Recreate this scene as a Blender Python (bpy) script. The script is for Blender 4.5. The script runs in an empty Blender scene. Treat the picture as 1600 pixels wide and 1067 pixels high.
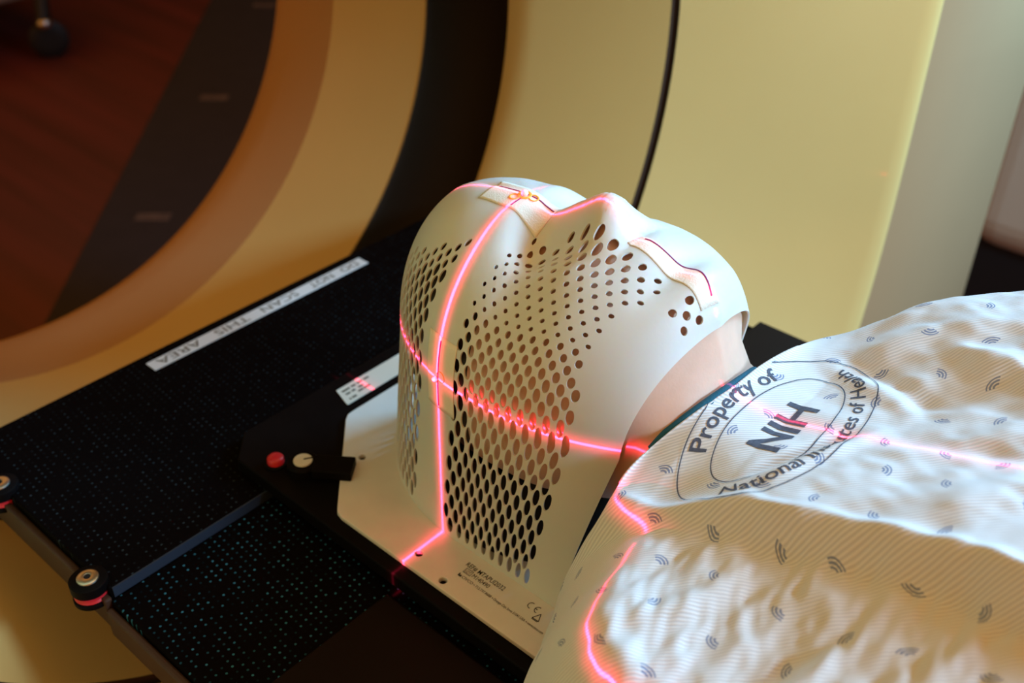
import bpy, bmesh, math, random
import numpy as np
from mathutils import Vector, Matrix
from mathutils.bvhtree import BVHTree

sc = bpy.context.scene
COL = sc.collection
R = math.radians
random.seed(4)

# ------------------------------------------------------------------ camera
YM = 0.093                      # midline of the head itself, slightly beyond the laser plane
YS = 0.088                      # sagittal plane of the patient (world y); +x = towards the feet, z = 0 is the mask plate
CAM = Vector((0.43434, -0.41391, 0.600))
ROT = ((0.74524934, -0.38915367, 0.54144515),
       (0.66671894, 0.42339647, -0.61336880),
       (0.00944875, 0.81810442, 0.57499206))
cam = bpy.data.cameras.new('camera')
cam.sensor_width = 36.0
cam.lens = 1687.0 * 36.0 / 1600.0
cam.clip_start = 0.02
cam.clip_end = 60
cam.dof.use_dof = True
cam.dof.focus_distance = 0.70
cam.dof.aperture_fstop = 6.3
co = bpy.data.objects.new('camera', cam)
COL.objects.link(co)
co.matrix_world = Matrix([list(ROT[i]) + [CAM[i]] for i in range(3)] + [[0, 0, 0, 1]])
sc.camera = co

# ------------------------------------------------------------------ world, lights, exposure
sc.view_settings.view_transform = 'Standard'
sc.view_settings.look = 'None'
sc.view_settings.exposure = 0.0
sc.view_settings.gamma = 1.0
sc.view_settings.use_curve_mapping = False
W = bpy.data.worlds.new('room_world')
sc.world = W
W.use_nodes = True
W.node_tree.nodes['Background'].inputs[0].default_value = (1.0, 0.42, 0.09, 1)
W.node_tree.nodes['Background'].inputs[1].default_value = 0.50


def aim(o, target):
    d = Vector(target) - o.location
    o.rotation_euler = d.to_track_quat('-Z', 'Y').to_euler()


def area(name, loc, target, size, power, col):
    l = bpy.data.lights.new(name, 'AREA')
    l.shape = 'RECTANGLE'
    l.size, l.size_y = size
    l.energy = power
    l.color = col
    o = bpy.data.objects.new(name, l)
    COL.objects.link(o)
    o.location = loc
    aim(o, target)
    return o


def polar(az, el, d, c=(0.1, 0.09, 0.17)):
    return (c[0] + d * math.cos(R(el)) * math.cos(R(az)), c[1] + d * math.cos(R(el)) * math.sin(R(az)), c[2] + d * math.sin(R(el)))


area('cool_ceiling_panel', polar(15, 28, 2.0), (0.0, 0.1, 0.15), (0.36, 0.36), 48, (0.40, 0.71, 1.0))
area('cool_side_fill', polar(72, 29, 1.9), (0.25, 0.1, 0.15), (0.6, 0.6), 54, (0.20, 0.60, 1.0))  # unseen fill, added to brighten the chest and gown
area('warm_ceiling_lamp', (0.50, 0.45, 1.85), (-0.2, 0.0, 0.0), (0.9, 0.9), 4, (1.0, 0.54, 0.17))


def laser(name, loc, target, axis, power, sigma, core, skirt, skirt_w, cone):
    """a positioning laser: a point source whose light leaves only in one thin plane (perpendicular to a world axis)"""
    l = bpy.data.lights.new(name, 'SPOT')
    l.energy = power
    l.color = (1, 1, 1)
    l.shadow_soft_size = 0.0
    l.spot_size = R(cone)
    l.spot_blend = 0.1
    l.use_nodes = True
    nt = l.node_tree
    em = nt.nodes['Emission']
    geo = nt.nodes.new('ShaderNodeNewGeometry')
    sep = nt.nodes.new('ShaderNodeSeparateXYZ')
    nt.links.new(geo.outputs['Incoming'], sep.inputs[0])

    def m(op, a, b=None):
        n = nt.nodes.new('ShaderNodeMath')
        n.operation = op
        for k, v in enumerate((a, b)):
            if v is None:
                continue
            if isinstance(v, (int, float)):
                n.inputs[k].default_value = v
            else:
                nt.links.new(v, n.inputs[k])
        return n.outputs[0]
    c = sep.outputs[axis]
    c2 = m('MULTIPLY', c, c)

    def gauss(s):
        return m('POWER', 2.71828, m('MULTIPLY', c2, -1.0 / (s * s)))
    tot = m('ADD', m('MULTIPLY', gauss(sigma), core), m('MULTIPLY', gauss(skirt_w), skirt))
    nt.links.new(tot, em.inputs['Strength'])
    em.inputs['Color'].default_value = (1.0, 0.022, 0.10, 1)
    o = bpy.data.objects.new(name, l)
    COL.objects.link(o)
    o.location = loc
    aim(o, target)
    return o


laser('sagittal_laser', (0.08, YS, 0.62), (0.1145, YS, 0.15), 'Y', 7, 0.0021, 14.0, 0.6, 0.013, 62)
laser('axial_laser', (0.0, -0.36, 0.42), (0.0, 0.64, -0.347), 'X', 14, 0.0024, 14.0, 1.2, 0.0105, 37)
laser('coronal_laser', (0.20, -1.0, 0.148), (0.108, 0.0, 0.148), 'Z', 60, 0.0010, 14.0, 0.9, 0.006, 20.3)

# ------------------------------------------------------------------ materials


def mat(name, col=(0.8, 0.8, 0.8), rough=0.5, metal=0.0, spec=0.5, sss=0.0, sss_r=(1, 0.3, 0.15), sss_s=0.005, noise=0.0, nscale=40.0,
        bump=0.0, bscale=200.0, alpha=1.0, coat=0.0):
    m = bpy.data.materials.new(name)
    m.use_nodes = True
    nt = m.node_tree
    b = nt.nodes['Principled BSDF']
    b.inputs['Base Color'].default_value = (*col, 1)
    b.inputs['Roughness'].default_value = rough
    b.inputs['Metallic'].default_value = metal
    b.inputs['Specular IOR Level'].default_value = spec
    b.inputs['Subsurface Weight'].default_value = sss
    b.inputs['Subsurface Radius'].default_value = sss_r
    b.inputs['Subsurface Scale'].default_value = sss_s
    b.inputs['Coat Weight'].default_value = coat
    b.inputs['Alpha'].default_value = alpha
    tc = nt.nodes.new('ShaderNodeTexCoord')
    if noise > 0:
        n = nt.nodes.new('ShaderNodeTexNoise')
        n.inputs['Scale'].default_value = nscale
        n.inputs['Detail'].default_value = 4
        nt.links.new(tc.outputs['Object'], n.inputs['Vector'])
        r = nt.nodes.new('ShaderNodeValToRGB')
        r.color_ramp.elements[0].position = 0.3
        r.color_ramp.elements[1].position = 0.7
        r.color_ramp.elements[0].color = (*[max(0, c * (1 - noise)) for c in col], 1)
        r.color_ramp.elements[1].color = (*[min(1, c * (1 + noise * 0.6)) for c in col], 1)
        nt.links.new(n.outputs['Fac'], r.inputs['Fac'])
        nt.links.new(r.outputs['Color'], b.inputs['Base Color'])
    if bump > 0:
        n = nt.nodes.new('ShaderNodeTexNoise')
        n.inputs['Scale'].default_value = bscale
        n.inputs['Detail'].default_value = 3
        nt.links.new(tc.outputs['Object'], n.inputs['Vector'])
        bp = nt.nodes.new('ShaderNodeBump')
        bp.inputs['Strength'].default_value = bump
        bp.inputs['Distance'].default_value = 0.001
        nt.links.new(n.outputs['Fac'], bp.inputs['Height'])
        nt.links.new(bp.outputs['Normal'], b.inputs['Normal'])
    return m


def nmath(nt, op, a, b=None, c=None):
    n = nt.nodes.new('ShaderNodeMath')
    n.operation = op
    for k, v in enumerate((a, b, c)):
        if v is None:
            continue
        if isinstance(v, (int, float)):
            n.inputs[k].default_value = v
        else:
            nt.links.new(v, n.inputs[k])
    return n.outputs[0]


M_mask = mat('white_thermoplastic', (0.77, 0.745, 0.71), 0.42, sss=0.35, sss_r=(1.0, 0.30, 0.16), sss_s=0.007, bump=0.05, bscale=350)
M_plate = mat('white_plate_plastic', (0.80, 0.765, 0.70), 0.45, noise=0.03, nscale=60)
M_skin = mat('skin', (0.75, 0.47, 0.335), 0.5, sss=0.25, sss_r=(1.0, 0.28, 0.14), sss_s=0.006, noise=0.06, nscale=60, bump=0.1, bscale=500)
M_hair = mat('dark_hair', (0.022, 0.014, 0.010), 0.6, noise=0.4, nscale=220, bump=0.5, bscale=400)
M_black = mat('matt_black_foam', (0.012, 0.009, 0.008), 0.8, spec=0.2)
M_blackpl = mat('black_plastic', (0.004, 0.003, 0.003), 0.5, spec=0.06, noise=0.2, nscale=50)
M_darkpl = mat('dark_brown_edge', (0.055, 0.026, 0.015), 0.55, spec=0.3, noise=0.15, nscale=30)
M_pad = mat('black_couch_pad', (0.008, 0.004, 0.003), 0.5, spec=0.1)
M_step_light = mat('painted_step_light', (0.022, 0.032, 0.050), 0.5, spec=0.3)  # cool light on the step face, put into the base colour
M_steel = mat('steel', (0.75, 0.70, 0.62), 0.32, metal=1.0, noise=0.05, nscale=200)
M_silverpl = mat('silver_painted', (0.72, 0.68, 0.58), 0.4, noise=0.05, nscale=100)
M_red = mat('red_plastic', (0.62, 0.02, 0.03), 0.35, noise=0.08, nscale=90)
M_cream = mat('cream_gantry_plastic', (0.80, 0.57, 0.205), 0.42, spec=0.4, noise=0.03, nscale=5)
M_flare = mat('brown_beige_rear_flare', (0.60, 0.36, 0.17), 0.45, spec=0.3, noise=0.03, nscale=5)  # browner than the cream of the bore liner
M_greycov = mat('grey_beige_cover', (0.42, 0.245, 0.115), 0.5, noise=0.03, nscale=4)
M_window = mat('dark_scan_window', (0.010, 0.006, 0.004), 0.5, spec=0.2, noise=0.1, nscale=8)
M_seam = mat('dark_seam', (0.05, 0.022, 0.008), 0.7)
M_tape = mat('paper_tape', (0.90, 0.86, 0.72), 0.75, bump=0.35, bscale=900)
M_ink = mat('purple_ink', (0.20, 0.006, 0.14), 0.6)
M_print = mat('black_print', (0.02, 0.017, 0.015), 0.7)
M_greyprint = mat('grey_print', (0.16, 0.14, 0.10), 0.7, noise=0.2, nscale=300)
M_bead = mat('white_bead', (0.95, 0.93, 0.86), 0.25)
M_yellow = mat('yellow_marker', (0.85, 0.50, 0.05), 0.5)
M_teal = mat('teal_cloth', (0.005, 0.10, 0.16), 0.85, bump=0.4, bscale=900)
M_stamp = mat('grey_stamp_ink', (0.075, 0.085, 0.12), 0.8, noise=0.35, nscale=500)
M_sticker = mat('cream_sticker', (0.78, 0.72, 0.60), 0.55)
M_label = mat('white_label', (0.80, 0.80, 0.78), 0.3, spec=0.5)
M_wall = mat('brown_wall', (0.07, 0.045, 0.035), 0.8, noise=0.1, nscale=2)
M_ceil = mat('ceiling_paint', (0.6, 0.5, 0.4), 0.9)
M_cab = mat('cream_cabinet', (0.60, 0.47, 0.33), 0.5, noise=0.04, nscale=4)
M_mat = mat('charcoal_mat', (0.020, 0.015, 0.017), 0.8, noise=0.15, nscale=12)
M_pale = mat('faded_print', (0.11, 0.075, 0.06), 0.8, noise=0.3, nscale=30)
M_rubber = mat('black_rubber', (0.008, 0.007, 0.007), 0.6)
M_cart = mat('pale_cart_paint', (0.30, 0.20, 0.15), 0.5)


def wood_floor():
    m = mat('red_wood_floor', (0.13, 0.03, 0.016), 0.45)
    nt = m.node_tree
    b = nt.nodes['Principled BSDF']
    tc = nt.nodes.new('ShaderNodeTexCoord')
    mp = nt.nodes.new('ShaderNodeMapping')
    mp.inputs['Rotation'].default_value = (0, 0, R(35))
    mp.inputs['Scale'].default_value = (0.35, 5.5, 1)
    nt.links.new(tc.outputs['Object'], mp.inputs['Vector'])
    n = nt.nodes.new('ShaderNodeTexNoise')
    n.inputs['Scale'].default_value = 2.2
    n.inputs['Detail'].default_value = 5
    nt.links.new(mp.outputs['Vector'], n.inputs['Vector'])
    r = nt.nodes.new('ShaderNodeValToRGB')
    r.color_ramp.elements[0].position = 0.3
    r.color_ramp.elements[1].position = 0.7
    r.color_ramp.elements[0].color = (0.08, 0.018, 0.012, 1)
    r.color_ramp.elements[1].color = (0.14, 0.026, 0.020, 1)
    nt.links.new(n.outputs['Fac'], r.inputs['Fac'])
    nt.links.new(r.outputs['Color'], b.inputs['Base Color'])
    return m


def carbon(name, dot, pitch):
    """black carbon weave with its glints painted in as fine rows of blue-grey dots"""
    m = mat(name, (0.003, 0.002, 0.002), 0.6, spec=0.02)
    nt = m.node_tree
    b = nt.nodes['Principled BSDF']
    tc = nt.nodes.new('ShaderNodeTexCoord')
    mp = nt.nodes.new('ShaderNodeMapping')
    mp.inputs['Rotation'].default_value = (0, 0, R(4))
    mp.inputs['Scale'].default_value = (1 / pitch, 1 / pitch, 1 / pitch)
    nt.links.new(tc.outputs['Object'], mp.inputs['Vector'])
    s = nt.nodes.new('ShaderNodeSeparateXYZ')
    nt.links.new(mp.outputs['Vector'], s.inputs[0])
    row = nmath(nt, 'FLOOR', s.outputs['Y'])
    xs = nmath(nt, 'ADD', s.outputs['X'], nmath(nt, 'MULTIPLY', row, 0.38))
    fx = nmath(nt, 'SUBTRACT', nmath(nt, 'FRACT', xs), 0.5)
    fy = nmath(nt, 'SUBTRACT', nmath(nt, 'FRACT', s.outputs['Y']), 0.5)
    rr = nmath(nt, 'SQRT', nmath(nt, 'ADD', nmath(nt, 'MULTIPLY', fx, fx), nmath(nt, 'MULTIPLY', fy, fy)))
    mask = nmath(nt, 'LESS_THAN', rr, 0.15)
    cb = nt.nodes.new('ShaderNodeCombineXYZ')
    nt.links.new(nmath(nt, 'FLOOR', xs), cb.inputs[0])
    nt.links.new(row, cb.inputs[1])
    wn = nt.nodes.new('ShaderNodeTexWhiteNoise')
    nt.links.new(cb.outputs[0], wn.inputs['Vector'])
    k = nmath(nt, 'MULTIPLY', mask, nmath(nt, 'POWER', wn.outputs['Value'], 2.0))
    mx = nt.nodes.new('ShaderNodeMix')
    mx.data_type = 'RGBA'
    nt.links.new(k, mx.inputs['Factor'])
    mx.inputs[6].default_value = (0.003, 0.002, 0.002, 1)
    mx.inputs[7].default_value = (*dot, 1)  # dot colour stands in for glints of the weave
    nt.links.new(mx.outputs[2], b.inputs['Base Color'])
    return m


M_floor = wood_floor()
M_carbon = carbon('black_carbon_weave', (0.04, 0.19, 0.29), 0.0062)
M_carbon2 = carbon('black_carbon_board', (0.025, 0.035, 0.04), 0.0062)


def gown_material():
    m = mat('ribbed_white_cotton', (0.80, 0.80, 0.79), 0.85, spec=0.15)
    nt = m.node_tree
    b = nt.nodes['Principled BSDF']
    b.inputs['Sheen Weight'].default_value = 0.1
    uv = nt.nodes.new('ShaderNodeUVMap')
    s = nt.nodes.new('ShaderNodeSeparateXYZ')
    nt.links.new(uv.outputs[0], s.inputs[0])
    u, v = s.outputs[0], s.outputs[1]
    # ribs
    th = R(38)
    lin = nmath(nt, 'ADD', nmath(nt, 'MULTIPLY', u, -math.sin(th)), nmath(nt, 'MULTIPLY', v, math.cos(th)))
    lin = nmath(nt, 'MULTIPLY', lin, 2 * math.pi / 0.0021)
    rib = nmath(nt, 'MULTIPLY_ADD', nmath(nt, 'SINE', lin), 0.5, 0.5)
    # fan motifs on a staggered lattice, each turned its own way
    P = 0.036
    vy = nmath(nt, 'MULTIPLY', v, 1 / P)
    row = nmath(nt, 'FLOOR', vy)
    ux = nmath(nt, 'ADD', nmath(nt, 'MULTIPLY', u, 1 / P), nmath(nt, 'MULTIPLY', row, 0.5))
    cell = nt.nodes.new('ShaderNodeCombineXYZ')
    nt.links.new(nmath(nt, 'FLOOR', ux), cell.inputs[0])
    nt.links.new(row, cell.inputs[1])
    wn = nt.nodes.new('ShaderNodeTexWhiteNoise')
    nt.links.new(cell.outputs[0], wn.inputs['Vector'])
    sc3 = nt.nodes.new('ShaderNodeSeparateColor')
    nt.links.new(wn.outputs['Color'], sc3.inputs[0])
    lx = nmath(nt, 'ADD', nmath(nt, 'SUBTRACT', nmath(nt, 'FRACT', ux), 0.5), nmath(nt, 'MULTIPLY_ADD', sc3.outputs[1], 0.24, -0.12))
    ly = nmath(nt, 'ADD', nmath(nt, 'SUBTRACT', nmath(nt, 'FRACT', vy), 0.5), nmath(nt, 'MULTIPLY_ADD', sc3.outputs[2], 0.24, -0.12))
    loc = nt.nodes.new('ShaderNodeCombineXYZ')
    nt.links.new(lx, loc.inputs[0])
    nt.links.new(ly, loc.inputs[1])
    rot = nt.nodes.new('ShaderNodeVectorRotate')
    rot.rotation_type = 'Z_AXIS'
    nt.links.new(loc.outputs[0], rot.inputs['Vector'])
    nt.links.new(nmath(nt, 'MULTIPLY', sc3.outputs[0], 6.283), rot.inputs['Angle'])
    s2 = nt.nodes.new('ShaderNodeSeparateXYZ')
    nt.links.new(rot.outputs[0], s2.inputs[0])
    x2, y2 = s2.outputs[0], nmath(nt, 'ADD', s2.outputs[1], 0.10)
    rad = nmath(nt, 'SQRT', nmath(nt, 'ADD', nmath(nt, 'MULTIPLY', x2, x2), nmath(nt, 'MULTIPLY', y2, y2)))
    ang = nmath(nt, 'ABSOLUTE', nmath(nt, 'ARCTAN2', x2, y2))
    arcs = nmath(nt, 'GREATER_THAN', nmath(nt, 'SINE', nmath(nt, 'MULTIPLY', rad, 2 * math.pi / 0.056)), -0.3)
    win = nmath(nt, 'MULTIPLY', nmath(nt, 'LESS_THAN', ang, 0.95), nmath(nt, 'MULTIPLY', nmath(nt, 'LESS_THAN', rad, 0.19), nmath(nt, 'GREATER_THAN', rad, 0.04)))
    motif = nmath(nt, 'MULTIPLY', arcs, win)
    base = nt.nodes.new('ShaderNodeMix')
    base.data_type = 'RGBA'
    nt.links.new(rib, base.inputs['Factor'])
    base.inputs[6].default_value = (0.62, 0.63, 0.63, 1)
    base.inputs[7].default_value = (0.82, 0.82, 0.80, 1)
    mx = nt.nodes.new('ShaderNodeMix')
    mx.data_type = 'RGBA'
    nt.links.new(nmath(nt, 'MULTIPLY', motif, 0.85), mx.inputs['Factor'])
    nt.links.new(base.outputs[2], mx.inputs[6])
    mx.inputs[7].default_value = (0.15, 0.21, 0.37, 1)
    nt.links.new(mx.outputs[2], b.inputs['Base Color'])
    bp = nt.nodes.new('ShaderNodeBump')
    bp.inputs['Strength'].default_value = 0.5
    bp.inputs['Distance'].default_value = 0.0004
    nt.links.new(rib, bp.inputs['Height'])
    nt.links.new(bp.outputs['Normal'], b.inputs['Normal'])
    return m


M_gown = gown_material()

# ------------------------------------------------------------------ scene helpers


def tag(o, label=None, cat=None, group=None, kind=None):
    if label:
        o['label'] = label
    if cat:
        o['category'] = cat
    if group:
        o['group'] = group
    if kind:
        o['kind'] = kind
    return o


def empty(name, loc, label, cat, group=None):
    o = bpy.data.objects.new(name, None)
    o.empty_display_size = 0.02
    COL.objects.link(o)
    o.location = loc
    return tag(o, label, cat, group)


def link(name, me, m, parent=None, smooth=True):
    o = bpy.data.objects.new(name, me)
    COL.objects.link(o)
    if m is not None:
        me.materials.append(m)
    if smooth:
        me.polygons.foreach_set('use_smooth', [True] * len(me.polygons))
    if parent is not None:
        o.parent = parent
        # vertices are in world coordinates; parents are unrotated
        w = Vector(parent.location)
        p = parent.parent
        while p is not None:
            w += Vector(p.location)
            p = p.parent
        o.matrix_parent_inverse = Matrix.Identity(4)
        me.transform(Matrix.Translation(-w))
    return o


def from_bm(name, bm, m, parent=None, smooth=True, bevel=0.0, seg=2, angle=40):
    me = bpy.data.meshes.new(name)
    bm.normal_update()
    bm.to_mesh(me)
    bm.free()
    o = link(name, me, m, parent, smooth)
    if smooth:
        try:
            me.set_sharp_from_angle(angle=R(angle))
        except Exception:
            pass
    if bevel > 0:
        b = o.modifiers.new('bevel', 'BEVEL')
        b.width = bevel
        b.segments = seg
        b.limit_method = 'ANGLE'
    return o


def grid_mesh(name, P, close_u=False, close_v=False, uv=None, flip=False):
    """P: (nu, nv, 3) array of points"""
    nu, nv = P.shape[:2]
    idx = np.arange(nu * nv).reshape(nu, nv)
    fs = []
    for i in range(nu if close_u else nu - 1):
        for j in range(nv if close_v else nv - 1):
            i2, j2 = (i + 1) % nu, (j + 1) % nv
            f = (idx[i, j], idx[i2, j], idx[i2, j2], idx[i, j2])
            fs.append(f[::-1] if flip else f)
    me = bpy.data.meshes.new(name)
    me.from_pydata(P.reshape(-1, 3).tolist(), [], fs)
    if uv is not None:
        ul = me.uv_layers.new(name='UVMap')
        flat = uv.reshape(-1, 2)
        li = np.empty(len(me.loops), dtype=np.int32)
        me.loops.foreach_get('vertex_index', li)
        ul.data.foreach_set('uv', flat[li].astype(np.float32).ravel())
    return me


def box(bm, x0, x1, y0, y1, z0, z1):
    vs = [bm.verts.new((x, y, z)) for z in (z0, z1) for x, y in ((x0, y0), (x1, y0), (x1, y1), (x0, y1))]
    for f in ((3, 2, 1, 0), (4, 5, 6, 7), (0, 1, 5, 4), (1, 2, 6, 5), (2, 3, 7, 6), (3, 0, 4, 7)):
        bm.faces.new([vs[i] for i in f])


def prism(bm, pts, z0, z1):
    a = [bm.verts.new((x, y, z0)) for x, y in pts]
    b = [bm.verts.new((x, y, z1)) for x, y in pts]
    bm.faces.new(a[::-1])
    bm.faces.new(b)
    n = len(pts)
    for i in range(n):
        bm.faces.new((a[i], a[(i + 1) % n], b[(i + 1) % n], b[i]))


def lathe(bm, c, prof, n=40, cap=True):
    """prof: list of (r, z) from bottom to top, around the vertical through c"""
    rings = []
    for r, z in prof:
        rings.append([bm.verts.new((c[0] + r * math.cos(2 * math.pi * k / n), c[1] + r * math.sin(2 * math.pi * k / n), c[2] + z)) for k in range(n)])
    for a, b in zip(rings, rings[1:]):
        for k in range(n):
            bm.faces.new((a[k], a[(k + 1) % n], b[(k + 1) % n], b[k]))
    if cap:
        bm.faces.new(rings[0][::-1])
        bm.faces.new(rings[-1])


def tube(bm, pts, r, n=10, closed=False, flat=1.0):
    P = [Vector(p) for p in pts]
    rings = []
    L = len(P)
    for i, p in enumerate(P):
        a = P[(i - 1) % L] if (closed or i > 0) else P[i]
        b = P[(i + 1) % L] if (closed or i < L - 1) else P[i]
        t = (b - a).normalized()
        u = t.cross(Vector((0, 0, 1)))
        if u.length < 1e-4:
            u = t.cross(Vector((0, 1, 0)))
        u.normalize()
        v = u.cross(t).normalized()
        rings.append([bm.verts.new(p + u * (r * math.cos(2 * math.pi * k / n)) + v * (r * flat * math.sin(2 * math.pi * k / n))) for k in range(n)])
    m = L if closed else L - 1
    for i in range(m):
        a, b = rings[i], rings[(i + 1) % L]
        for k in range(n):
            bm.faces.new((a[k], a[(k + 1) % n], b[(k + 1) % n], b[k]))
    if not closed:
        bm.faces.new(rings[0][::-1])
        bm.faces.new(rings[-1])


def text_mesh(s, size, bold=0.0, spacing=1.0):
    """vertices (k, 2) and faces of a string in the built-in font, baseline at y = 0, starting at x = 0"""
    cu = bpy.data.curves.new('text', 'FONT')
    cu.body = s
    cu.size = size
    cu.offset = bold * size
    cu.space_character = spacing
    cu.resolution_u = 3
    o = bpy.data.objects.new('text', cu)
    COL.objects.link(o)
    dg = bpy.context.evaluated_depsgraph_get()
    me = o.evaluated_get(dg).to_mesh()
    V = np.array([v.co[:2] for v in me.vertices]).reshape(-1, 2)
    F = [tuple(p.vertices) for p in me.polygons]
    o.evaluated_get(dg).to_mesh_clear()
    bpy.data.objects.remove(o)
    bpy.data.curves.remove(cu)
    return V, F


def add_text(bm, s, size, org, right, up, off=0.0004, bold=0.0, fit=None, spacing=1.0):
    V, F = text_mesh(s, size, bold, spacing)
    if fit:
        V[:, 0] *= fit / max(1e-6, V[:, 0].max())
    r, u = Vector(right).normalized(), Vector(up).normalized()
    n = r.cross(u)
    vs = [bm.verts.new(Vector(org) + r * float(x) + u * float(y) + n * off) for x, y in V]
    for f in F:
        try:
            bm.faces.new([vs[i] for i in f])
        except ValueError:
            pass


def smooth1(t):
    t = np.clip(t, 0, 1)
    return t * t * (3 - 2 * t)


def catmull(P, n):
    """dense Catmull-Rom through the rows of P, n points"""
    P = np.asarray(P, float)
    d = np.r_[0, np.cumsum(np.maximum(1e-6, np.sqrt(((P[1:, :3] - P[:-1, :3]) ** 2).sum(1)) ** 0.9))]
    s = np.linspace(0, d[-1], n)
    out = np.empty((n, P.shape[1]))
    m = np.gradient(P, d, axis=0)
    for k, x in enumerate(s):
        i = min(np.searchsorted(d, x, side='right') - 1, len(P) - 2)
        h = d[i + 1] - d[i]
        t = (x - d[i]) / h
        out[k] = ((2 * t ** 3 - 3 * t ** 2 + 1) * P[i] + (t ** 3 - 2 * t ** 2 + t) * h * m[i] + (-2 * t ** 3 + 3 * t ** 2) * P[i + 1] + (t ** 3 - t ** 2) * h * m[i + 1])
    return out


def vnoise(x, y, seed=0):
    """smooth value noise in -1..1"""
    xi, yi = np.floor(x).astype(np.int64), np.floor(y).astype(np.int64)
    fx, fy = x - xi, y - yi
    fx, fy = fx * fx * (3 - 2 * fx), fy * fy * (3 - 2 * fy)

    def h(a, b):
        k = (a * 374761393 + b * 668265263 + seed * 2147483647) & 0xFFFFFFFF
        k = ((k ^ (k >> 13)) * 1274126177) & 0xFFFFFFFF
        k = k ^ (k >> 16)
        return (k & 0xFFFF) / 32767.5 - 1
    return (h(xi, yi) * (1 - fx) + h(xi + 1, yi) * fx) * (1 - fy) + (h(xi, yi + 1) * (1 - fx) + h(xi + 1, yi + 1) * fx) * fy


# ------------------------------------------------------------------ the setting
def structure(name, bm, m):
    return tag(from_bm(name, bm, m, smooth=False), kind='structure')


FZ = -0.95
bm = bmesh.new(); box(bm, -6.0, 3.6, -3.2, 3.4, FZ - 0.05, FZ); structure('floor', bm, M_floor)
bm = bmesh.new(); box(bm, -6.1, 3.6, 3.4, 3.5, FZ, 1.9); structure('wall_far', bm, M_wall)
bm = bmesh.new(); box(bm, -6.1, -6.0, -3.2, 3.4, FZ, 1.9); structure('wall_rear', bm, M_wall)

# ------------------------------------------------------------------ gantry
ZC = 0.21
NA = 160


def ring_points(x, Rr, n=2.0):
    a = np.linspace(0, 2 * np.pi, NA, endpoint=False)
    c, s = np.cos(a), np.sin(a)
    k = (np.abs(c) ** n + np.abs(s) ** n) ** (-1.0 / n)
    return np.stack([np.full(NA, x), YS + Rr * k * c, ZC + Rr * k * s], 1)


gantry = empty('scanner_gantry', (0, YS, FZ), 'cream ring-shaped scanner gantry with black scan window around the couch', 'scanner')


def revolve(name, prof, m, parent=gantry):
    P = np.array([ring_points(*p) for p in prof])
    me = grid_mesh(name, P, close_v=True)
    return link(name, me, m, parent)


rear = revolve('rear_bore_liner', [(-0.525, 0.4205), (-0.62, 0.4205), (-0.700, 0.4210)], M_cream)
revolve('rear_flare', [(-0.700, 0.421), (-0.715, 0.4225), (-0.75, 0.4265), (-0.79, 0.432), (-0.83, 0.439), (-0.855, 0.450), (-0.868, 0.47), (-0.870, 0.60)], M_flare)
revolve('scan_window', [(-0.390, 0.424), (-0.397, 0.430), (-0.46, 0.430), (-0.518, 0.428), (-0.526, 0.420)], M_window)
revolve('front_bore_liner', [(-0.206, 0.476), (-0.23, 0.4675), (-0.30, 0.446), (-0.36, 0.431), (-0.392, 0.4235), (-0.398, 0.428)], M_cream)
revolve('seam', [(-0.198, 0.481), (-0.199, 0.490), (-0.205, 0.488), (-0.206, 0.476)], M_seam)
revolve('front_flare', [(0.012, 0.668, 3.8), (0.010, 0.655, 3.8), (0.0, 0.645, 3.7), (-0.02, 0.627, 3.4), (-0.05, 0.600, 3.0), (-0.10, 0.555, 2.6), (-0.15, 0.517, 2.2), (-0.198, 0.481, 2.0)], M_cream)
lip = ring_points(0.012, 0.668, 3.8)
outer = []
for k in range(NA):
    a = 2 * math.pi * k / NA
    c, s = math.cos(a), math.sin(a)
    # housing outline: wide at the waist, standing on the floor
    t = min((1.06 if c > 0 else 1.25) / max(1e-6, abs(c)), (1.05 if s > 0 else 1.15) / max(1e-6, abs(s)))
    y, z = YS + t * c, ZC + t * s
    if c > 0.2:
        y = min(y, 1.17 + 0.27 * (0.033 - z)) if s < 0.6 else y
    outer.append((0.012, y, z))
outer = np.array(outer)
mid = lip + (outer - lip) * 0.06
mid[:, 0] = 0.014
P = np.array([outer + np.array([-0.86, 0, 0]), outer + np.array([-0.02, 0, 0]), lip + (outer - lip) * 0.985 + np.array([0.0, 0, 0]), mid, lip])
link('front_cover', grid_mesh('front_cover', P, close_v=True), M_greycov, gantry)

# ------------------------------------------------------------------ couch, headboard extension and overlay
couch = empty('treatment_couch', (0.5, 0.12, -0.08), 'black carbon couch top running out of the gantry under the patient', 'couch')
bm = bmesh.new(); box(bm, -0.154, 1.6, -0.200, 0.445, -0.058, -0.028)
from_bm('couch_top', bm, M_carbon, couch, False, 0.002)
bm = bmesh.new(); box(bm, -0.1525, 1.6, -0.2065, -0.2003, -0.060, -0.0330)
from_bm('edge_band', bm, M_darkpl, couch, False, 0.002)
for x0, y0, x1, y1 in ((-0.002, -0.192, 1.55, -0.058), (0.012, 0.235, 1.55, 0.452)):
    bm = bmesh.new(); box(bm, x0, x1, y0, y1, -0.0278, -0.0225)
    from_bm('couch_pad', bm, M_pad, couch, False, 0.0022, 3)
board = empty('headboard_extension', (-0.28, 0.12, -0.05), 'black headboard extension with a white label strip at the couch end', 'board')
bm = bmesh.new(); prism(bm, [(-0.395, -0.178), (-0.372, -0.198), (-0.1548, -0.198), (-0.1548, 0.445), (-0.395, 0.445)], -0.046, -0.018)
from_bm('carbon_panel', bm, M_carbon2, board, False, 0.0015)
bm = bmesh.new(); prism(bm, [(-0.3985, -0.180), (-0.374, -0.2045), (-0.1535, -0.2045), (-0.1535, -0.1983), (-0.3722, -0.1983), (-0.3953, -0.178)], -0.056, -0.0260)
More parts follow.
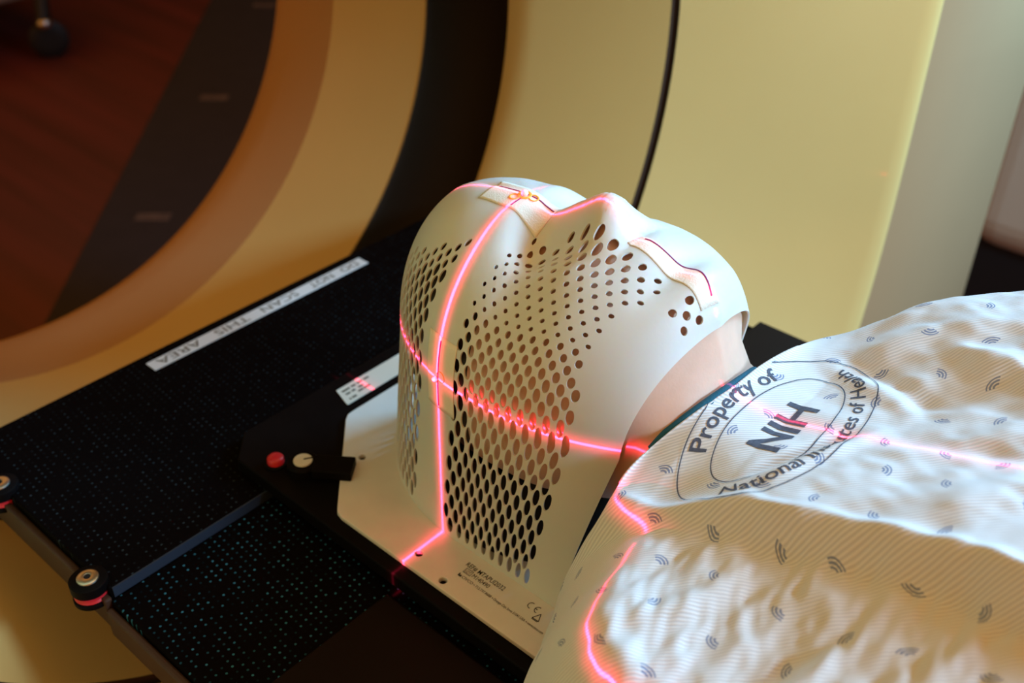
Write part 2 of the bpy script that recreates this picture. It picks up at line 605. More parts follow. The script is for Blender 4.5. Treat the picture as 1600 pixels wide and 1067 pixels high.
from_bm('edge_band', bm, M_darkpl, board, False, 0.0015)

bm = bmesh.new(); box(bm, -0.1547, -0.1535, -0.196, 0.44, -0.0278, -0.0181)
from_bm('step_light_strip', bm, M_step_light, board, False)  # thin strip added to carry the painted blue light of the step

overlay = empty('overlay_board', (0.1, YS, -0.028), 'black overlay board under the white mask plate', 'board')
bm = bmesh.new()
prism(bm, [(-0.215, -0.028), (-0.190, -0.0535), (0.42, -0.0535), (0.42, 0.2295), (-0.190, 0.2295), (-0.215, 0.204)], -0.0178, -0.0045)
from_bm('board_panel', bm, M_blackpl, overlay, False, 0.0015)
bm = bmesh.new()
prism(bm, [(-0.150, -0.046), (0.42, -0.046), (0.42, 0.222), (-0.150, 0.222)], -0.0279, -0.0178)
from_bm('riser', bm, M_blackpl, overlay, False, 0.001)

# label strip: DO NOT SCAN THIS AREA, read from the head end
strip = empty('label_strip', (-0.372, 0.11, -0.018), 'long white label strip across the headboard reading do not scan this area', 'label')
bm = bmesh.new(); box(bm, -0.3815, -0.3655, -0.021, 0.250, -0.0180, -0.0174)
from_bm('strip_backing', bm, M_label, strip, False)
bm = bmesh.new()
for w, y0, wd in (('DO', 0.242, 0.024), ('NOT', 0.207, 0.032), ('SCAN', 0.158, 0.047), ('THIS', 0.094, 0.040), ('AREA', 0.036, 0.049)):
    add_text(bm, w, 0.0145, (-0.3788, y0, -0.0174), (0, -1, 0), (1, 0, 0), 0.0002, 0.004, fit=wd)
from_bm('printed_words', bm, M_greyprint, strip, False)

# sticker on the overlay beyond the mask plate
st = empty('specification_sticker', (-0.19, 0.10, -0.0045), 'small cream specification sticker on the black board beside the mask plate', 'sticker')
bm = bmesh.new(); prism(bm, [(-0.2005, 0.064), (-0.179, 0.0575), (-0.177, 0.0578), (-0.177, 0.17), (-0.2005, 0.17)], -0.0045, -0.0039)
from_bm('sticker_paper', bm, M_sticker, st, False)
bm = bmesh.new()
for x0, segs in ((-0.196, ((0.066, 0.075), (0.077, 0.082), (0.084, 0.090), (0.092, 0.098))), (-0.1905, ((0.066, 0.071), (0.073, 0.077), (0.081, 0.087))), (-0.186, ((0.077, 0.083), (0.084, 0.091))), (-0.183, ((0.064, 0.0655), (0.067, 0.072)))):
    for a, b in segs:
        box(bm, x0, x0 + 0.0024, a, b, -0.00395, -0.0037)
from_bm('faint_lines', bm, M_greyprint, st, False)


def knob(x, y, label):
    k = empty('index_knob', (x, y, -0.030), label, 'knob', 'index knobs on the near couch edge')
    bm = bmesh.new(); lathe(bm, (x, y, 0), [(0.0125, -0.0225), (0.0142, -0.0215), (0.0142, -0.0135), (0.0128, -0.0125)], 48)
    from_bm('black_cap', bm, M_blackpl, k)
    bm = bmesh.new(); lathe(bm, (x, y, 0), [(0.0118, -0.0290), (0.0130, -0.0280), (0.0120, -0.0262), (0.0134, -0.0248), (0.0134, -0.0232), (0.012, -0.0225)], 48)
    from_bm('red_ring', bm, M_red, k)
    bm = bmesh.new(); lathe(bm, (x, y, 0), [(0.0125, -0.0335), (0.0142, -0.0328), (0.0142, -0.0298), (0.0125, -0.0290)], 48)
    from_bm('black_washer', bm, M_blackpl, k)
    bm = bmesh.new(); lathe(bm, (x, y, 0), [(0.0078, -0.0127), (0.0083, -0.0121), (0.0080, -0.0112), (0.0066, -0.0104), (0.0030, -0.0104), (0.0026, -0.0106), (0.0024, -0.0118)], 48)
    s = from_bm('silver_screw', bm, M_steel, k)
    bm = bmesh.new(); lathe(bm, (x, y, 0), [(0.0024, -0.0117), (0.0024, -0.0107)], 6)
    from_bm('hex_socket', bm, M_black, s)
    return k


knob(-0.171, -0.205, 'black index knob with red ring and silver hex screw where the two couch panels meet')
knob(-0.318, -0.199, 'index knob with silver screw at the outer end of the headboard edge')

# clamp that holds the mask plate, with red push button beside it
cl = empty('locking_clamp', (-0.138, -0.024, -0.0045), 'black locking clamp with slotted silver screw gripping the corner of the mask plate', 'clamp')
bm = bmesh.new(); lathe(bm, (-0.1382, -0.0242, 0), [(0.0135, -0.0045), (0.0135, 0.004), (0.012, 0.0055)], 40)
from_bm('clamp_housing', bm, M_blackpl, cl)
bm = bmesh.new(); lathe(bm, (-0.1382, -0.0242, 0), [(0.0076, 0.0050), (0.0080, 0.0060), (0.0076, 0.0070)], 40)
scw = from_bm('slotted_screw', bm, M_silverpl, cl)
bm = bmesh.new()
u = Vector((0.0030, 0.0048, 0)); w = Vector((-0.0006, 0.0004, 0))
vs = [Vector((-0.1372, -0.0220, 0)) + a * u + b * w for a, b in ((-0.3, -1), (1.15, -1), (1.15, 1), (-0.3, 1))]
prism(bm, [(p.x, p.y) for p in vs], 0.0068, 0.0073)
from_bm('screw_slot', bm, M_black, scw, False)
bm = bmesh.new()
d = Vector((0.80, 0.60, 0)).normalized(); nrm = Vector((-d.y, d.x, 0))
c0 = Vector((-0.1275, -0.0215, 0))
pts = [c0 - nrm * 0.0105, c0 + d * 0.033 - nrm * 0.0112, c0 + d * 0.033 + nrm * 0.0105, c0 + nrm * 0.0105]
prism(bm, [(p.x, p.y) for p in pts], 0.0002, 0.0085)
from_bm('clamp_bar', bm, M_blackpl, cl, False, 0.001)
bt = empty('release_button', (-0.1615, -0.035, -0.0045), 'round red push button on the black board left of the clamp', 'button')
bm = bmesh.new(); lathe(bm, (-0.1615, -0.0350, 0), [(0.0095, -0.0045), (0.0095, -0.0030), (0.0085, -0.0022)], 40)
from_bm('button_collar', bm, M_blackpl, bt)
bm = bmesh.new(); lathe(bm, (-0.1615, -0.0350, 0), [(0.0072, -0.0024), (0.0070, 0.0020), (0.0058, 0.0034), (0.003, 0.0040)], 40)
from_bm('red_cap', bm, M_red, bt)

# ------------------------------------------------------------------ head and mask surface
ZW = 0.140
prof = np.array([(-0.030, 0.2500), (-0.015, 0.2542), (0.0, 0.2562), (0.012, 0.2545), (0.022, 0.2505), (0.035, 0.2455), (0.05, 0.2435), (0.065, 0.2450), (0.08, 0.2485), (0.10, 0.2520),
                 (0.114, 0.2515), (0.129, 0.2490), (0.142, 0.2455), (0.152, 0.2405), (0.1585, 0.233), (0.1620, 0.2245), (0.1620, 0.2160)])
PD = np.stack([np.interp(np.linspace(0, 1, 800), np.r_[0, np.cumsum(np.hypot(*np.diff(prof, axis=0).T))] / np.hypot(*np.diff(prof, axis=0).T).sum(), prof[:, k]) for k in (0, 1)], 1)
ker = np.ones(31) / 31
for k in (0, 1):
    e = np.r_[2 * PD[0, k] - PD[40:0:-1, k], PD[:, k], 2 * PD[-1, k] - PD[-2:-42:-1, k]]
    PD[:, k] = np.convolve(e, ker, 'same')[40:-40]
PL = np.r_[0, np.cumsum(np.hypot(*np.diff(PD, axis=0).T))]
i_xc = int(np.argmin(np.abs(PD[:400, 0] - 0.030)))
L_XC, L_END = PL[i_xc], PL[-1]

XC, AW, BW = 0.030, 0.132, 0.0950
XCB, AB, BB = 0.0136, 0.1306, 0.0935
X_EDGE_W, X_EDGE_B = 0.140, 0.114
L1 = 0.176                      # length of the crown quarter along the widest outline
L2 = X_EDGE_W - XC
LT = L1 + L2


def tprof(l):
    return np.interp(l, PL, PD[:, 0]), np.interp(l, PL, PD[:, 1])


def features(x, yy):
    """relief of the face (metres along z) at the plan position x, yy = distance from the midline"""
    a = np.abs(yy)
    nose_h = np.interp(x, [0.016, 0.026, 0.034, 0.046, 0.057, 0.064, 0.069, 0.0745, 0.081, 0.090, 0.096], [0, 0.0028, 0.0115, 0.0225, 0.0300, 0.0338, 0.0342, 0.0315, 0.0230, 0.0105, 0.0035])
    nose_w = np.interp(x, [0.02, 0.035, 0.055, 0.066, 0.075, 0.09], [0.0115, 0.0120, 0.0155, 0.0195, 0.0225, 0.0240])
    f = nose_h * np.exp(-(a / nose_w) ** 2)
    f = f - 0.0120 * np.exp(-((x - 0.034) / 0.015) ** 2 - ((a - 0.033) / 0.0165) ** 2)
    f = f + 0.0035 * np.exp(-((x - 0.006) / 0.010) ** 2 - ((a - 0.030) / 0.020) ** 2)
    f = f + 0.0045 * np.exp(-((x - 0.070) / 0.020) ** 2 - ((a - 0.045) / 0.016) ** 2)
    f = f - 0.0030 * np.exp(-((x - 0.080) / 0.018) ** 2 - ((a - 0.026) / 0.010) ** 2)
    f = f + 0.0045 * np.exp(-((x - 0.104) / 0.012) ** 2 - (a / 0.026) ** 2)
    f = f - 0.0032 * np.exp(-((x - 0.128) / 0.008) ** 2 - (a / 0.040) ** 2)
    f = f + 0.0040 * np.exp(-((x - 0.147) / 0.009) ** 2 - (a / 0.030) ** 2)
    f = f + 0.0060 * np.exp(-((x - 0.084) / 0.014) ** 2 - ((a - 0.024) / 0.012) ** 2)
    return f


NT = 32                         # half rows of the perforation, plate..midline
TW = 11 / NT


def station(l):
    """l: 0 (crown, midline) .. LT (edge at the neck), along the widest outline. Returns B, W, T points of the near half."""
    l = np.asarray(l, float)
    al = np.clip(l / L1, 0, 1) * (np.pi / 2)
    q = np.clip((l - L1) / L2, 0, 1)
    crown = l < L1
    wx = np.where(crown, XC - AW * np.cos(al), XC + q * L2)
    wy = np.where(crown, YM - BW * np.sin(al), YM - BW + 3.1 * np.clip(wx - 0.047, 0, None) ** 2)
    bx = np.where(crown, XCB - AB * np.cos(al), XCB + q * (X_EDGE_B - XCB))
    by = np.where(crown, YM - BB * np.sin(al), YM - BB + 0 * q)
    lt = np.where(crown, (l / L1) * L_XC, L_XC + q * (L_END - L_XC))
    tx, tz = tprof(lt)
    return bx, by, wx, wy, tx, tz, q


def mask_point(l, t):
    """l along the outline, t: 0 plate .. TW widest .. 1 midline; near half"""
    bx, by, wx, wy, tx, tz, q = station(l)
    t = np.asarray(t, float)
    k = np.clip(t / TW, 0, 1)
    ks = k ** 1.2
    x1, y1, z1 = bx + (wx - bx) * ks, by + (wy - by) * ks, ZW * k
    ph = np.clip((t - TW) / (1 - TW), 0, 1) * (np.pi / 2)
    n = 2.2 + 0.55 * smooth1(q / 0.7)
    cc, ss = np.clip(np.cos(ph), 0, 1) ** (2 / n), np.clip(np.sin(ph), 0, 1) ** (2 / n)
    xl = ph / (np.pi / 2)
    fx = (1 - cc) * (1 - smooth1(q * 3)) + (0.5 * xl + 0.5 * (1 - cc)) * smooth1(q * 3)
    x2 = wx + (tx - wx) * fx + 0.005 * np.sin(2 * ph) * q ** 4
    y2 = YM + (wy - YM) * cc
    z2 = ZW + (tz - ZW) * ss
    z2 = z2 + features(x2, y2 - YM) * smooth1((ss - 0.25) / 0.45)
    lo = t < TW
    return np.stack([np.where(lo, x1, x2), np.where(lo, y1, y2), np.where(lo, z1, z2)], -1)


def mask_grid(nl, nt, t0=0.0):
    l = np.linspace(0, LT, nl)
    t = np.linspace(t0, 1, nt)
    Lg, Tg = np.meshgrid(l, t, indexing='ij')
    return Lg, Tg, mask_point(Lg, Tg)


def mirror(P):
    Q = P.copy()
    Q[..., 1] = 2 * YM - Q[..., 1]
    return Q


def grid_normals(P):
    du = np.gradient(P, axis=0)
    dv = np.gradient(P, axis=1)
    n = np.cross(du, dv)
    ln = np.linalg.norm(n, axis=-1, keepdims=True)
    return n / np.maximum(ln, 1e-12)


# analytic, hole-free copy of the surface used only for placing things on it
_, _, Pg = mask_grid(120, 120)
vv, ff = [], []
for Q in (Pg, mirror(Pg)):
    o0 = len(vv)
    vv += Q.reshape(-1, 3).tolist()
    nu, nv = Q.shape[:2]
    for i in range(nu - 1):
        for j in range(nv - 1):
            a = o0 + i * nv + j
            ff.append((a, a + nv, a + nv + 1, a + 1))
MASK_BVH = BVHTree.FromPolygons(vv, ff)

mask = empty('immobilization_mask', (0.02, YS, 0.0), 'white perforated thermoplastic head mask on its flat white base plate', 'mask')

# perforated sheet: a staggered lattice of diamond cells, each with an elliptical hole or closed
NS = 31                         # columns per half
PS = LT / NS
PT = 1.0 / NT


def hole_size(l, t, far):
    """relative hole radius (0 = closed)"""
    x = mask_point(np.array(l), np.array(t))
    px, py, pz = [float(v) for v in x]
    yy = abs(py - YM)
    col = l / PS
    if t < 0.9 * PT:
        return 0.0
    if col < 14.2:               # back and side of the crown
        if col < 1.0:
            return 0.0
        lim = 0.61 + 0.030 * (col - 10)
        if t > lim + 0.03:
            return 0.0
        return 1.0 if t < lim - 0.06 else 0.7
    if col < 17.6:               # solid strip over the temple
        return 0.0
    q = (l - L1) / L2
    bandcol = 27.6 - 2.0 * max(0.0, (t - 0.45))
    if t > 0.80:
        bandcol = 27.7
    if col > bandcol:
        if not far and 28.8 < col < 30.3 and 0.865 < t < 0.945:
            return 0.6
        return 0.0
    if t <= 0.46:
        return 0.92
    if far and t > 0.74 and px > 0.045:
        return 0.0
    # face: holes get smaller over the cheek, larger again beside the nose and mouth
    if px < 0.012 and t > 0.66:
        return 0.0
    if px < 0.026 and t > 0.86:
        return 0.0
    if px < 0.046 and yy < 0.024:
        return 0.0
    if t > 0.945 and px > 0.085:
        return 0.0
    if t < 0.62:
        return 0.92 - 0.42 * (t - 0.46) / 0.16
    big = math.exp(-((px - 0.085) / 0.028) ** 2 - ((yy - 0.026) / 0.020) ** 2)
    eye = 0.22 * math.exp(-((px - 0.034) / 0.012) ** 2 - ((yy - 0.035) / 0.014) ** 2)
    return min(0.9, 0.35 + 0.48 * big + eye)


def perforated_half(far):
    verts, faces, vid = [], [], {}


    def V(l, t):
        l, t = min(max(l, 0.0), LT), min(max(t, 0.0), 1.0)
        key = (round(l / PS * 960), round(t / PT * 960))
        if key not in vid:
            vid[key] = len(verts)
            verts.append((l, t))
        return vid[key]


    NB = 4
    for j in range(0, NT + 1):
        for i in range(-1, NS + 1):
            cl_, ct_ = (i + 0.5 * (j % 2)) * PS, j * PT
            if cl_ < -0.51 * PS or cl_ > LT + 0.51 * PS:
                continue
            cor = [(cl_ + PS / 2, ct_), (cl_, ct_ + PT), (cl_ - PS / 2, ct_), (cl_, ct_ - PT)]
            ring = []
            for k in range(4):
                a, b = cor[k], cor[(k + 1) % 4]
                for m_ in range(NB):
                    w_ = m_ / NB
                    ring.append((a[0] + (b[0] - a[0]) * w_, a[1] + (b[1] - a[1]) * w_))
            hs = 0.0
            if 0.2 * PS < cl_ < LT - 0.4 * PS and 0 < j < NT - 1:
                hs = hole_size(cl_, ct_, far)
            R_ids = [V(*p) for p in ring]
            nr = len(ring)
            if hs > 0.05:
                rx, ry = 0.30 * PS * (0.35 + 0.65 * hs), 0.70 * PT * hs
                inner = []
                for k in range(nr):
                    a = 2 * math.pi * k / nr
                    inner.append((cl_ + rx * math.cos(a), ct_ + ry * math.sin(a)))
                I_ids = []
                for p in inner:
                    vid_key = ('h', i, j, len(I_ids))
                    vid[vid_key] = len(verts)
                    verts.append(p)
                    I_ids.append(vid[vid_key])
                for k in range(nr):
                    faces.append((R_ids[k], R_ids[(k + 1) % nr], I_ids[(k + 1) % nr], I_ids[k]))
            else:
                inner = [V(cl_ + (p[0] - cl_) * 0.5, ct_ + (p[1] - ct_) * 0.5) for p in ring]
                c_id = V(cl_, ct_)
                for k in range(nr):
                    faces.append((R_ids[k], R_ids[(k + 1) % nr], inner[(k + 1) % nr], inner[k]))
                    if k % 2 == 0:
                        faces.append((inner[k], inner[(k + 1) % nr], inner[(k + 2) % nr], c_id))
    return np.array(verts), faces


bm = bmesh.new()
for far in (False, True):
    lt, faces = perforated_half(far)
    Q = mask_point(lt[:, 0], lt[:, 1])
    if far:
        Q = mirror(Q)
    bv = [bm.verts.new(p) for p in Q.tolist()]
    for f in faces:
        g = []
        for i_ in f:
            if not g or g[-1] != i_:
                g.append(i_)
        if len(g) > 2 and g[0] == g[-1]:
            g.pop()
        if len(set(g)) < 3 or len(set(g)) != len(g):
            continue
        if np.ptp(lt[g, 0]) < 1e-7 or np.ptp(lt[g, 1]) < 1e-7:
            continue
        try:
            bm.faces.new([bv[i_] for i_ in (g[::-1] if far else g)])
        except ValueError:
            pass
bmesh.ops.remove_doubles(bm, verts=bm.verts, dist=2e-5)
bmesh.ops.dissolve_degenerate(bm, dist=1e-6, edges=bm.edges)
loose = [v for v in bm.verts if not v.link_faces]
bmesh.ops.delete(bm, geom=loose, context='VERTS')
bmesh.ops.delete(bm, geom=[f for f in bm.faces if f.calc_area() < 2e-10], context='FACES')
bmesh.ops.delete(bm, geom=[v for v in bm.verts if not v.link_faces], context='VERTS')
bm.normal_update()
# outward normals
cen = Vector((0.03, YM, 0.11))
sgn = sum((1 if f.normal.dot(f.calc_center_median() - cen) > 0 else -1) for f in bm.faces)
if sgn < 0:
    bmesh.ops.reverse_faces(bm, faces=bm.faces)
me = bpy.data.meshes.new('mask_shell')
bm.to_mesh(me)
bm.free()
sheet = link('mask_shell', me, M_mask, mask)
so = sheet.modifiers.new('thickness', 'SOLIDIFY')
so.thickness = 0.0013
so.offset = -1
es = sheet.modifiers.new('crisp_rims', 'EDGE_SPLIT')
es.split_angle = R(42)

# base plate with its round holes
cu = bpy.data.curves.new('plate_curve', 'CURVE')
cu.dimensions = '2D'
cu.fill_mode = 'BOTH'
cu.extrude = 0.0016
cu.bevel_depth = 0.0006
cu.bevel_resolution = 2


def spline(pts):
    s = cu.splines.new('POLY')
    s.points.add(len(pts) - 1)
    for p, q in zip(s.points, pts):
        p.co = (q[0], q[1], 0, 1)
    s.use_cyclic_u = True


half = [(0.175, -0.0415), (-0.0700, -0.0415), (-0.0765, -0.0400), (-0.0800, -0.0370), (-0.1585, 0.0400), (-0.1625, 0.0460), (-0.1630, 0.0530)]
spline(half + [(x, 2 * YM - y) for x, y in half[::-1]])
for hx, hy in ((-0.111, 0.016), (0.003, -0.0285), (0.0355, -0.0355), (-0.111, 2 * YM - 0.016), (0.003, 2 * YM + 0.0285)):
    spline([(hx + 0.0038 * math.cos(2 * math.pi * k / 20), hy + 0.0038 * math.sin(2 * math.pi * k / 20)) for k in range(20)])
co_ = bpy.data.objects.new('plate_curve', cu)
COL.objects.link(co_)
me = bpy.data.meshes.new_from_object(co_.evaluated_get(bpy.context.evaluated_depsgraph_get()))
bpy.data.objects.remove(co_)
me.transform(Matrix.Translation((0, 0, -0.0022)))
plate = link('base_plate', me, M_plate, mask, False)

bm = bmesh.new()
A, U, ZP = (1, 0, 0), (0, 1, 0), 0.0001
add_text(bm, 'REF# MTAPUI2032', 0.0066, (0.0365, -0.0190, ZP), A, U, 0.0001, 0.004, fit=0.0455)
add_text(bm, 'M140490', 0.0062, (0.0500, -0.0252, ZP), A, U, 0.0001, 0.0, fit=0.0200)
add_text(bm, 'LOT', 0.0048, (0.0412, -0.0248, ZP), A, U, 0.0001, 0.0, fit=0.0066)
for x0, x1, y0, y1 in ((0.0403, 0.0487, -0.0256, -0.0252), (0.0403, 0.0487, -0.0206, -0.0202), (0.0403, 0.0407, -0.0256, -0.0202), (0.0483, 0.0487, -0.0256, -0.0202)):
    box(bm, x0, x1, y0, y1, ZP, ZP + 0.00012)
prism(bm, [(0.0395, -0.0310), (0.0432, -0.0310), (0.0432, -0.0286), (0.0420, -0.0296), (0.0420, -0.0286), (0.0408, -0.0296), (0.0404, -0.0276), (0.0395, -0.0276)], ZP, ZP + 0.00012)
add_text(bm, 'CIVCO', 0.0040, (0.0440, -0.0310, ZP), A, U, 0.0001, 0.004, fit=0.0130)
prism(bm, [(0.0588 + 0.0005 * math.cos(k), -0.0298 + 0.0005 * math.sin(k)) for k in (0, 1, 2, 3, 4, 5)], ZP, ZP + 0.00012)
add_text(bm, '712.737.8688', 0.0036, (0.0605, -0.0310, ZP), A, U, 0.0001, 0.004, fit=0.0185)
prism(bm, [(0.0808 + 0.0005 * math.cos(k), -0.0298 + 0.0005 * math.sin(k)) for k in (0, 1, 2, 3, 4, 5)], ZP, ZP + 0.00012)
add_text(bm, 'Orange City, Iowa 51041 USA', 0.0036, (0.0822, -0.0310, ZP), A, U, 0.0001, 0.005, fit=0.0360)
prism(bm, [(0.1200 + 0.0005 * math.cos(k), -0.0298 + 0.0005 * math.sin(k)) for k in (0, 1, 2, 3, 4, 5)], ZP, ZP + 0.00012)
add_text(bm, 'www.civco.com', 0.0036, (0.1215, -0.0310, ZP), A, U, 0.0001, 0.004, fit=0.0170)


def arc_strip(bm, c, r0, r1, a0, a1, n=16):
    pv = None
    for k in range(n + 1):
        a = R(a0 + (a1 - a0) * k / n)
        cur = [bm.verts.new((c[0] + r * math.cos(a), c[1] + r * math.sin(a), ZP + 0.0001)) for r in (r0, r1)]
        if pv:
            bm.faces.new((pv[0], pv[1], cur[1], cur[0]))
        pv = cur


arc_strip(bm, (0.1115, -0.0150), 0.0027, 0.0034, 75, 285)
arc_strip(bm, (0.1190, -0.0150), 0.0027, 0.0034, 75, 285)
box(bm, 0.1158, 0.1184, -0.01535, -0.01465, ZP, ZP + 0.00012)
tri = [Vector((0.1205, -0.0235, 0)), Vector((0.1275, -0.0235, 0)), Vector((0.1240, -0.0165, 0))]
for k in range(3):
    a, b = tri[k], tri[(k + 1) % 3]
    t_ = (b - a).normalized()
    n_ = Vector((-t_.y, t_.x, 0)) * 0.00035
    prism(bm, [(p.x, p.y) for p in (a - n_, b - n_, b + n_, a + n_)], ZP, ZP + 0.00012)
box(bm, 0.1205, 0.1270, -0.0247, -0.0242, ZP, ZP + 0.00012)
for v in bm.verts:
    v.co.x = 0.0370 + (v.co.x - 0.0365) * 0.83
    v.co.y = -0.0137 + (v.co.y + 0.0190) * 0.91
from_bm('plate_print', bm, M_print, plate, False)

# ------------------------------------------------------------------ cushion under the head
bm = bmesh.new()
rings = []
for r, z in ((1.165, 0.0003), (1.165, 0.0035), (1.03, 0.0060), (1.02, 0.02), (1.0, 0.055), (0.95, 0.064), (0.86, 0.060), (0.7, 0.046), (0.5, 0.034), (0.25, 0.027), (0.02, 0.026)):
    rings.append([bm.verts.new((0.02 + (0.100 if math.cos(a) < 0 else 0.080) * r * math.cos(a), YM + 0.074 * r * math.sin(a), z)) for a in np.linspace(0, 2 * np.pi, 64, endpoint=False)])
for a, b in zip(rings, rings[1:]):
    for k in range(64):
        bm.faces.new((a[k], a[(k + 1) % 64], b[(k + 1) % 64], b[k]))
bm.faces.new(rings[0][::-1])
bm.faces.new(rings[-1])
cu_ = from_bm('head_cushion', bm, M_black)
tag(cu_, 'black foam head cushion under the head inside the white mask', 'cushion')

# ------------------------------------------------------------------ the person: one continuous body
person = empty('person', (0.35, YS, 0.0), 'person lying on their back under the white mask in a printed hospital gown', 'person')
NLH, NLOW, NUP = 90, 26, 70
l = np.linspace(0, LT, NLH)
tu = np.linspace(TW, 1, NUP)
Lg, Tg = np.meshgrid(l, tu, indexing='ij')
Pu = mask_point(Lg, Tg)
Nn = grid_normals(mask_point(*np.meshgrid(np.linspace(0, LT, NLH), tu, indexing='ij')))
if np.sum(Nn[..., 2]) < 0:
    Nn = -Nn
for _ in range(3):
    Nn[1:-1, 1:-1] = (Nn[:-2, 1:-1] + Nn[2:, 1:-1] + Nn[1:-1, :-2] + Nn[1:-1, 2:] + Nn[1:-1, 1:-1]) / 5
Nn[:, -1, 1] = 0
Nn[0, :, 1] = 0
Nn /= np.maximum(1e-9, np.linalg.norm(Nn, axis=-1, keepdims=True))
Pu = Pu - Nn * 0.0052
Pu[:, -1, 1] = YM
Pu[0, :, 1] = YM
# lips, eyelids and nostrils under the mask
yy = np.abs(Pu[..., 1] - YM)
xx = Pu[..., 0]
up = smooth1((Pu[..., 2] - 0.20) / 0.03)
Pu[..., 2] += up * (0.0012 * np.exp(-((xx - 0.1005) / 0.003) ** 2 - (yy / 0.020) ** 4) + 0.0012 * np.exp(-((xx - 0.109) / 0.0035) ** 2 - (yy / 0.018) ** 4)
                    - 0.0016 * np.exp(-((xx - 0.1048) / 0.0015) ** 2 - (yy / 0.023) ** 4)
                    + 0.0020 * np.exp(-((xx - 0.034) / 0.009) ** 2 - ((yy - 0.033) / 0.012) ** 2)
                    - 0.0012 * np.exp(-((xx - 0.040) / 0.0015) ** 2 - ((yy - 0.033) / 0.012) ** 4))
W0 = Pu[:, 0, :]
zb = np.interp(l, [0, L1 * 0.5, L1, L1 + L2 * 0.5, LT], [0.105, 0.055, 0.040, 0.045, 0.060])
bx = np.interp(l, [0, L1, LT], [W0[0, 0] + 0.004, 0.0, 0.095])
low = np.empty((NLH, NLOW, 3))
for j in range(NLOW):
    a = (j / NLOW) * np.pi / 2          # 0 = bottom, 90 deg = widest
    low[:, j, 0] = bx + (W0[:, 0] - bx) * math.sin(a)
    low[:, j, 1] = YM + (W0[:, 1] - YM) * math.sin(a) ** 0.9
    low[:, j, 2] = W0[:, 2] + (zb - W0[:, 2]) * math.cos(a) ** 0.9
head = np.concatenate([low, Pu], 1)
rows = [head]
nk = NLOW + NUP


def body_ring(wx, wy, tx, tz, bx_, bz, zw, n=2.2):
    out = np.empty((nk, 3))
    for j in range(nk):
        if j < NLOW:
            a = (j / NLOW) * np.pi / 2
            s_, c_ = math.sin(a) ** (2 / n), math.cos(a) ** (2 / n)
            out[j] = (bx_ + (wx - bx_) * s_, YM + (wy - YM) * s_, zw + (bz - zw) * c_)
        else:
            a = (j - NLOW) / (NUP - 1) * np.pi / 2
            s_, c_ = math.sin(a) ** (2 / n), max(0, math.cos(a)) ** (2 / n)
            out[j] = (wx + (tx - wx) * a / (np.pi / 2), YM + (wy - YM) * c_, zw + (tz - zw) * s_)
    return out


ctrl = np.array([
    (0.1440, 0.0330, 0.1640, 0.2030, 0.112, 0.062, 0.138),
    (0.1500, 0.0345, 0.1670, 0.1920, 0.122, 0.060, 0.136),
    (0.1580, 0.0335, 0.1720, 0.1805, 0.134, 0.056, 0.132),
    (0.1700, 0.0260, 0.1820, 0.1700, 0.150, 0.048, 0.125),
    (0.1850, 0.0020, 0.2000, 0.1620, 0.170, 0.032, 0.110),
    (0.2050, -0.040, 0.2300, 0.1500, 0.200, 0.012, 0.085),
    (0.2400, -0.075, 0.2800, 0.1520, 0.240, 0.002, 0.070),
    (0.3200, -0.090, 0.3500, 0.1600, 0.320, 0.002, 0.070),
    (0.5000, -0.090, 0.5000, 0.1650, 0.500, -0.002, 0.080),
    (0.8000, -0.090, 0.8000, 0.1650, 0.800, -0.002, 0.080),
    (0.8200, -0.070, 0.8200, 0.1500, 0.820, 0.020, 0.090),
    (0.8250, 0.0860, 0.8250, 0.1000, 0.825, 0.095, 0.098)])
for r in catmull(np.c_[ctrl], 60):
    rows.append(body_ring(*r)[None])
near = np.concatenate(rows, 0)
full = np.concatenate([near, mirror(near)[:, -2:0:-1, :]], 1)
me = grid_mesh('body', full, close_v=True)
bm = bmesh.new()
bm.from_mesh(me)
bpy.data.meshes.remove(me)
bmesh.ops.remove_doubles(bm, verts=bm.verts, dist=5e-5)
bmesh.ops.recalc_face_normals(bm, faces=bm.faces)
body = from_bm('body', bm, M_skin, person, True, angle=180)

# short dark hair over the crown and the side of the head
hl = np.linspace(0, L1 * 0.98, 50)
ht = np.linspace(0, 1, 50)
Ph = head[:int(NLH * 0.62), :, :]
jt = NLOW + int(NUP * 0.60)
hairg = Ph[:, 6:jt, :].copy()
hn = grid_normals(Ph)[:, 6:jt, :]
if np.sum(hn[..., 2]) < 0:
    hn = -hn
edge = np.minimum(1, np.minimum((np.arange(hairg.shape[1])[::-1] / 8.0)[None, :], (np.arange(hairg.shape[0])[::-1] / 6.0)[:, None]))
hn[0, :, 1] = 0
hairg = hairg + hn * (0.0016 * edge[..., None] - 0.0002)
hairg[0, :, 1] = YM
hb = bmesh.new()
for Q in (hairg, mirror(hairg)):
    m_ = grid_mesh('hair', Q)
    hb.from_mesh(m_)
    bpy.data.meshes.remove(m_)
bmesh.ops.remove_doubles(hb, verts=hb.verts, dist=5e-5)
bmesh.ops.recalc_face_normals(hb, faces=hb.faces)
from_bm('hair', hb, M_hair, person, True, angle=180)

